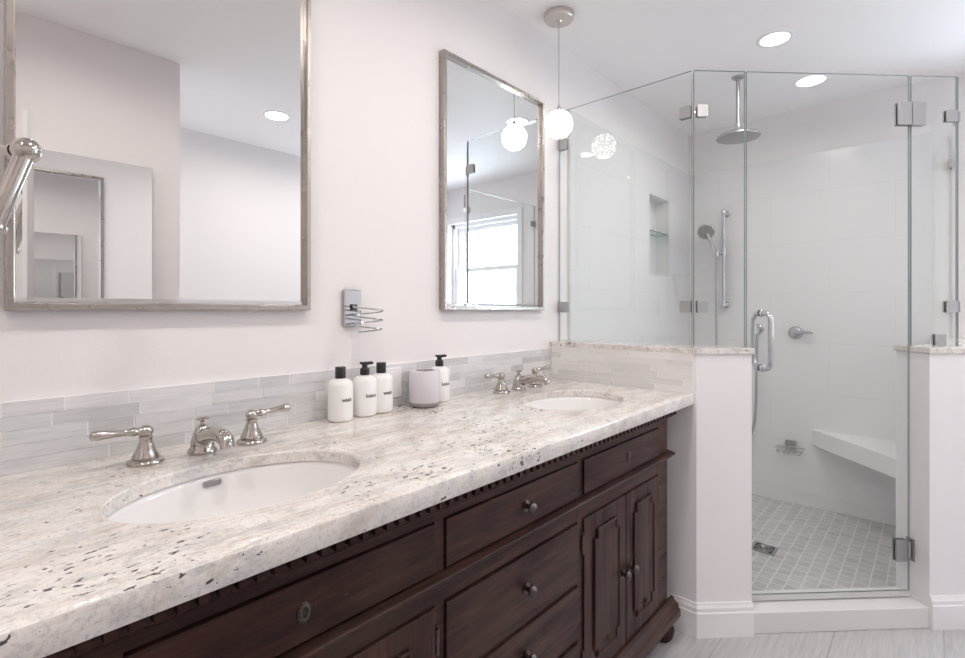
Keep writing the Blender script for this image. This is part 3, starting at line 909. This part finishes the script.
# hinges: plate on the door, plate on the neighbour, pin between
b = MB(); plate(b, dg(2.543), dd, .054, .090, 1.958, .007); b.build('hinge', 'satin', DR, DR.location, bev=.001)
b = MB(); plate(b, dg(2.583), dd, .054, .090, 1.958, .007); b.build('hinge', 'satin', Cp, Cp.location, bev=.001)
b = MB(); plate(b, dg(2.533), dd, .044, .085, .262, .007)
b.lathe([(0, -.03), (.008, -.03), (.008, .03), (0, .03)], (*dg(2.560), .262), seg=16)
b.build('hinge', 'satin', DR, DR.location, bev=.001)
jm = Vector(((JR[0][0] + JR[1][0]) / 2, (JR[0][1] + JR[1][1]) / 2))
b = MB(); nrm = Vector((-R2, R2)); al = Vector((R2, R2))
q = [jm + (al * (s * .017 + .004)) + nrm * k for s in (-1, 1) for k in (.0005, .007)]
b.prism([tuple(q[0]), tuple(q[1]), tuple(q[3]), tuple(q[2])], .220, .304)
o = b.build('hinge_plate', 'satin', origin=(jm.x, jm.y, .262), bev=.001)
tag(o, 'satin wall plate of the lower door hinge on the right jamb', 'hinge')
# sweep and seal
b = MB(); plate(b, dg((2.099 + 2.559) / 2), dd, (2.559 - 2.099) * sqrt(2) - .004, .020, .094, .003)
b.build('sweep', 'rubber', DR, DR.location)
# C pull on both faces
b = MB(); hx, hy = dg(2.142); no = Vector((-R2, -R2, 0))
for s in (1, -1):
    z0, z1 = .972, 1.183; L = .055; rr = .030
    pts = [Vector((hx, hy, z1)) + no * s * .004]
    for a in (0, 22, 45, 67, 90): pts.append(Vector((hx, hy, z1 - rr + rr * cos(radians(a)))) + no * s * (L - rr + rr * sin(radians(a))))
    for a in (90, 67, 45, 22, 0): pts.append(Vector((hx, hy, z0 + rr - rr * cos(radians(a)))) + no * s * (L - rr + rr * sin(radians(a))))
    pts.append(Vector((hx, hy, z0)) + no * s * .004)
    b.tube(pts, .0095, 16)
    for z in (z0, z1): b.lathe([(0, .005), (.014, .005), (.014, .010), (.0105, .012), (0, .012)], (hx, hy, z), tuple(no * s), 20)
b.build('handle', 'chrome', DR, DR.location, smooth=50)

# ------------------------------------------------------------------ shower fittings
XT = XE - TT - .001                       # tiled face of the end wall
t = thing('rain_shower_head', 'round ceiling-mounted rain shower head on a straight arm', 'shower head', (2.863, -.52, CEIL))
O_ = t.location; X_, Y_ = 2.863, -.52
b = MB(); b.lathe([(0, CEIL), (.030, CEIL), (.031, CEIL - .005), (.022, CEIL - .012), (0, CEIL - .012)], (X_, Y_, 0), seg=32); b.build('flange', 'satin', t, O_)
b = MB(); b.tube([(X_, Y_, CEIL - .01), (X_, Y_, 2.165)], .0105, 16); b.lathe([(0, 2.175), (.014, 2.174), (.018, 2.162), (.014, 2.150), (0, 2.149)], (X_, Y_, 0), seg=20); b.build('arm', 'satin', t, O_)
b = MB(); b.lathe([(0, 2.152), (.022, 2.150), (.055, 2.138), (.092, 2.122), (.104, 2.112), (.106, 2.106), (.104, 2.103), (.098, 2.102), (0, 2.102)], (X_, Y_, 0), seg=48); b.build('head', 'satin', t, O_, smooth=50)

t = thing('hand_shower', 'hand shower on a chrome slide bar with a hanging hose', 'shower', (XT, -.26, 1.2))
O_ = t.location; bx, by = XT - .062, -.26
b = MB(); b.tube([(bx, by, 1.215), (bx, by, 1.850)], .0100, 16)
for z in (1.228, 1.836):
    b.tube([(bx, by, z), (XT - .006, by, z)], .011, 14); b.lathe([(0, 0), (.024, 0), (.024, .004), (.014, .010), (0, .010)], (XT, by, z), (-1, 0, 0), 24)
    b.lathe([(0, -.016), (.013, -.015), (.015, 0), (.013, .015), (0, .016)], (bx, by, z), seg=16)
b.build('slide_bar', 'chrome', t, O_)
b = MB(); b.lathe([(0, -.022), (.017, -.021), (.017, .021), (0, .022)], (bx, by, 1.575), seg=18); b.tube([(bx, by, 1.575), (bx - .03, by + .030, 1.570)], .010, 12)
b.lathe([(0, -.018), (.016, -.018), (.018, .018), (0, .018)], (bx - .035, by + .034, 1.565), (.0, -.12, 1), 18)
b.build('bracket', 'chrome', t, O_)
ha = Vector((bx - .035, by + .034, 1.545)); hb = Vector((bx - .055, by + .095, 1.72)); hn = Vector((-.80, -.30, -.52)).normalized()
b = MB(); b.tube([ha, ha.lerp(hb, .3), ha.lerp(hb, .75), hb], [.0105, .012, .012, .016], 16)
b.lathe([(0, -.032), (.022, -.029), (.046, -.013), (.055, .0), (.054, .006), (.049, .009), (0, .009)], tuple(hb + hn * .012), tuple(hn), 36); hd = b.build('hand_piece', 'chrome', t, O_, smooth=50)
b = MB(); b.lathe([(0, .0105), (.047, .0095), (.048, .008)], tuple(hb + hn * .012), tuple(hn), 32)
for k, rr in ((6, .015), (12, .030), (18, .042)):
    ax = hn.orthogonal().normalized(); ay = hn.cross(ax)
    for i in range(k):
        a = 2 * pi * i / k; p = hb + hn * .022 + ax * rr * cos(a) + ay * rr * sin(a)
        b.lathe([(.0028, -.001), (.0022, .0022), (0, .003)], tuple(p), tuple(hn), 8, 1)
b.build('spray_face', ['stone', 'dark_hole'], hd, O_)
ey, ez = -.456, 1.070
pts = [ha - Vector((0, 0, .0)), Vector((bx - .034, by + .036, 1.40)), Vector((bx - .034, by + .036, 1.15)), Vector((bx - .034, by + .034, .90)), Vector((bx - .034, by + .030, .65)),
       Vector((bx - .034, by + .010, .46)), Vector((bx - .034, by - .04, .355)), Vector((bx - .034, by - .10, .33)), Vector((bx - .034, by - .155, .375)), Vector((bx - .034, ey + .008, .48)), Vector((bx - .02, ey, .62)), Vector((bx - .01, ey, .85)), Vector((XT - .055, ey, 1.05))]
def smooth_path(P, n=6):
    out = []
    for i in range(len(P) - 1):
        p0 = P[max(i - 1, 0)]; p1 = P[i]; p2 = P[i + 1]; p3 = P[min(i + 2, len(P) - 1)]
        for k in range(n):
            u = k / n
            out.append(.5 * ((2 * p1) + (p2 - p0) * u + (2 * p0 - 5 * p1 + 4 * p2 - p3) * u * u + (3 * p1 - p0 - 3 * p2 + p3) * u ** 3))
    return out + [P[-1]]
b = MB(); b.tube(smooth_path(pts), .0070, 10); b.build('hose', 'satin', t, O_)
b = MB(); b.lathe([(0, 0), (.028, 0), (.028, .005), (.018, .010), (0, .010)], (XT, ey, ez + .01), (-1, 0, 0), 28); b.tube([(XT, ey, ez + .01), (XT - .040, ey, ez + .01), (XT - .055, ey, ez + .002), (XT - .056, ey, ez - .03)], [.012, .013, .014, .0105], 16); b.build('wall_elbow', 'chrome', t, O_)

t = thing('shower_valve', 'chrome round shower valve with a lever handle', 'valve', (XT, -.656, 1.055)); O_ = t.location
b = MB(); b.lathe([(0, 0), (.040, 0), (.040, .004), (.032, .012), (.022, .016), (.020, .030), (.016, .040), (0, .042)], tuple(O_), (-1, 0, 0), 36); b.build('escutcheon', 'chrome', t, O_, smooth=50)
b = MB(); b.tube([(XT - .036, -.650, 1.056), (XT - .040, -.70, 1.062), (XT - .040, -.752, 1.060)], [.014, .0105, .008], 12); b.build('lever', 'chrome', t, O_)

t = thing('soap_basket', 'small chrome wire soap basket on the end wall', 'soap dish', (XT, -.633, .35)); O_ = t.location
b = MB(); b.box(XT - .010, XT - .0005, -.662, -.602, .318, .392); b.build('plate', 'satin', t, O_, bev=.002)
b = MB(); yc, z0 = -.635, .352
lp = [(XT - .012, yc - .07, z0), (XT - .105, yc - .07, z0), (XT - .105, yc + .07, z0), (XT - .012, yc + .07, z0)]
b.tube(lp, .0032, 8, True)
lp2 = [(x, yc + (y - yc) * .85, z - .022) for x, y, z in lp]; b.tube(lp2, .0026, 8, True)
for k in range(5):
    y = yc - .056 + .028 * k
    b.tube([(XT - .012, y, z0 - .022), (XT - .105, y, z0 - .022), (XT - .106, yc + (y - yc) * 1.2, z0)], .0018, 6)
b.build('basket', 'chrome', t, O_)

b = MB(); bz = .478
b.prism([(XT, -.741), (XT, yi), (2.99, yi)], bz - .098, bz)
o = b.build('shower_bench', 'solid_white', origin=(3.35, -1.1, bz - .098), bev=.004)
tag(o, 'white floating corner bench inside the shower', 'bench')

t = thing('shower_drain', 'square metal drain grate in the shower floor', 'drain', (2.787, -.66, .006)); O_ = t.location
b = MB(); b.box(2.735, 2.839, -.712, -.608, .006, .0085, 1)
for a in (0, 1):
    b.box(2.735 + a * .094, 2.745 + a * .094, -.712, -.608, .006, .0105); b.box(2.745, 2.829, -.712 + a * .094, -.702 + a * .094, .006, .0105)
for rr in (.010, .022, .034): b.tube([(2.787 + rr * cos(2 * pi * i / 24), -.66 + rr * sin(2 * pi * i / 24), .0092) for i in range(24)], .0026, 6, True)
b.build('grate', ['satin', 'dark_hole'], t, O_, smooth=30)

b = MB(); b.box(NX0 + .014, NX1 - .014, -.012, ND - .026, 1.674, 1.682)
o = b.build('niche_shelf', 'shelf_glass', origin=((NX0 + NX1) / 2, .03, 1.674), smooth=0)
o.data.materials.append(M['glass_edge'])
for p in o.data.polygons:
    if abs(p.normal.z) < .5: p.material_index = 1
tag(o, 'clear green-edged glass shelf in the shower wall niche', 'shelf')
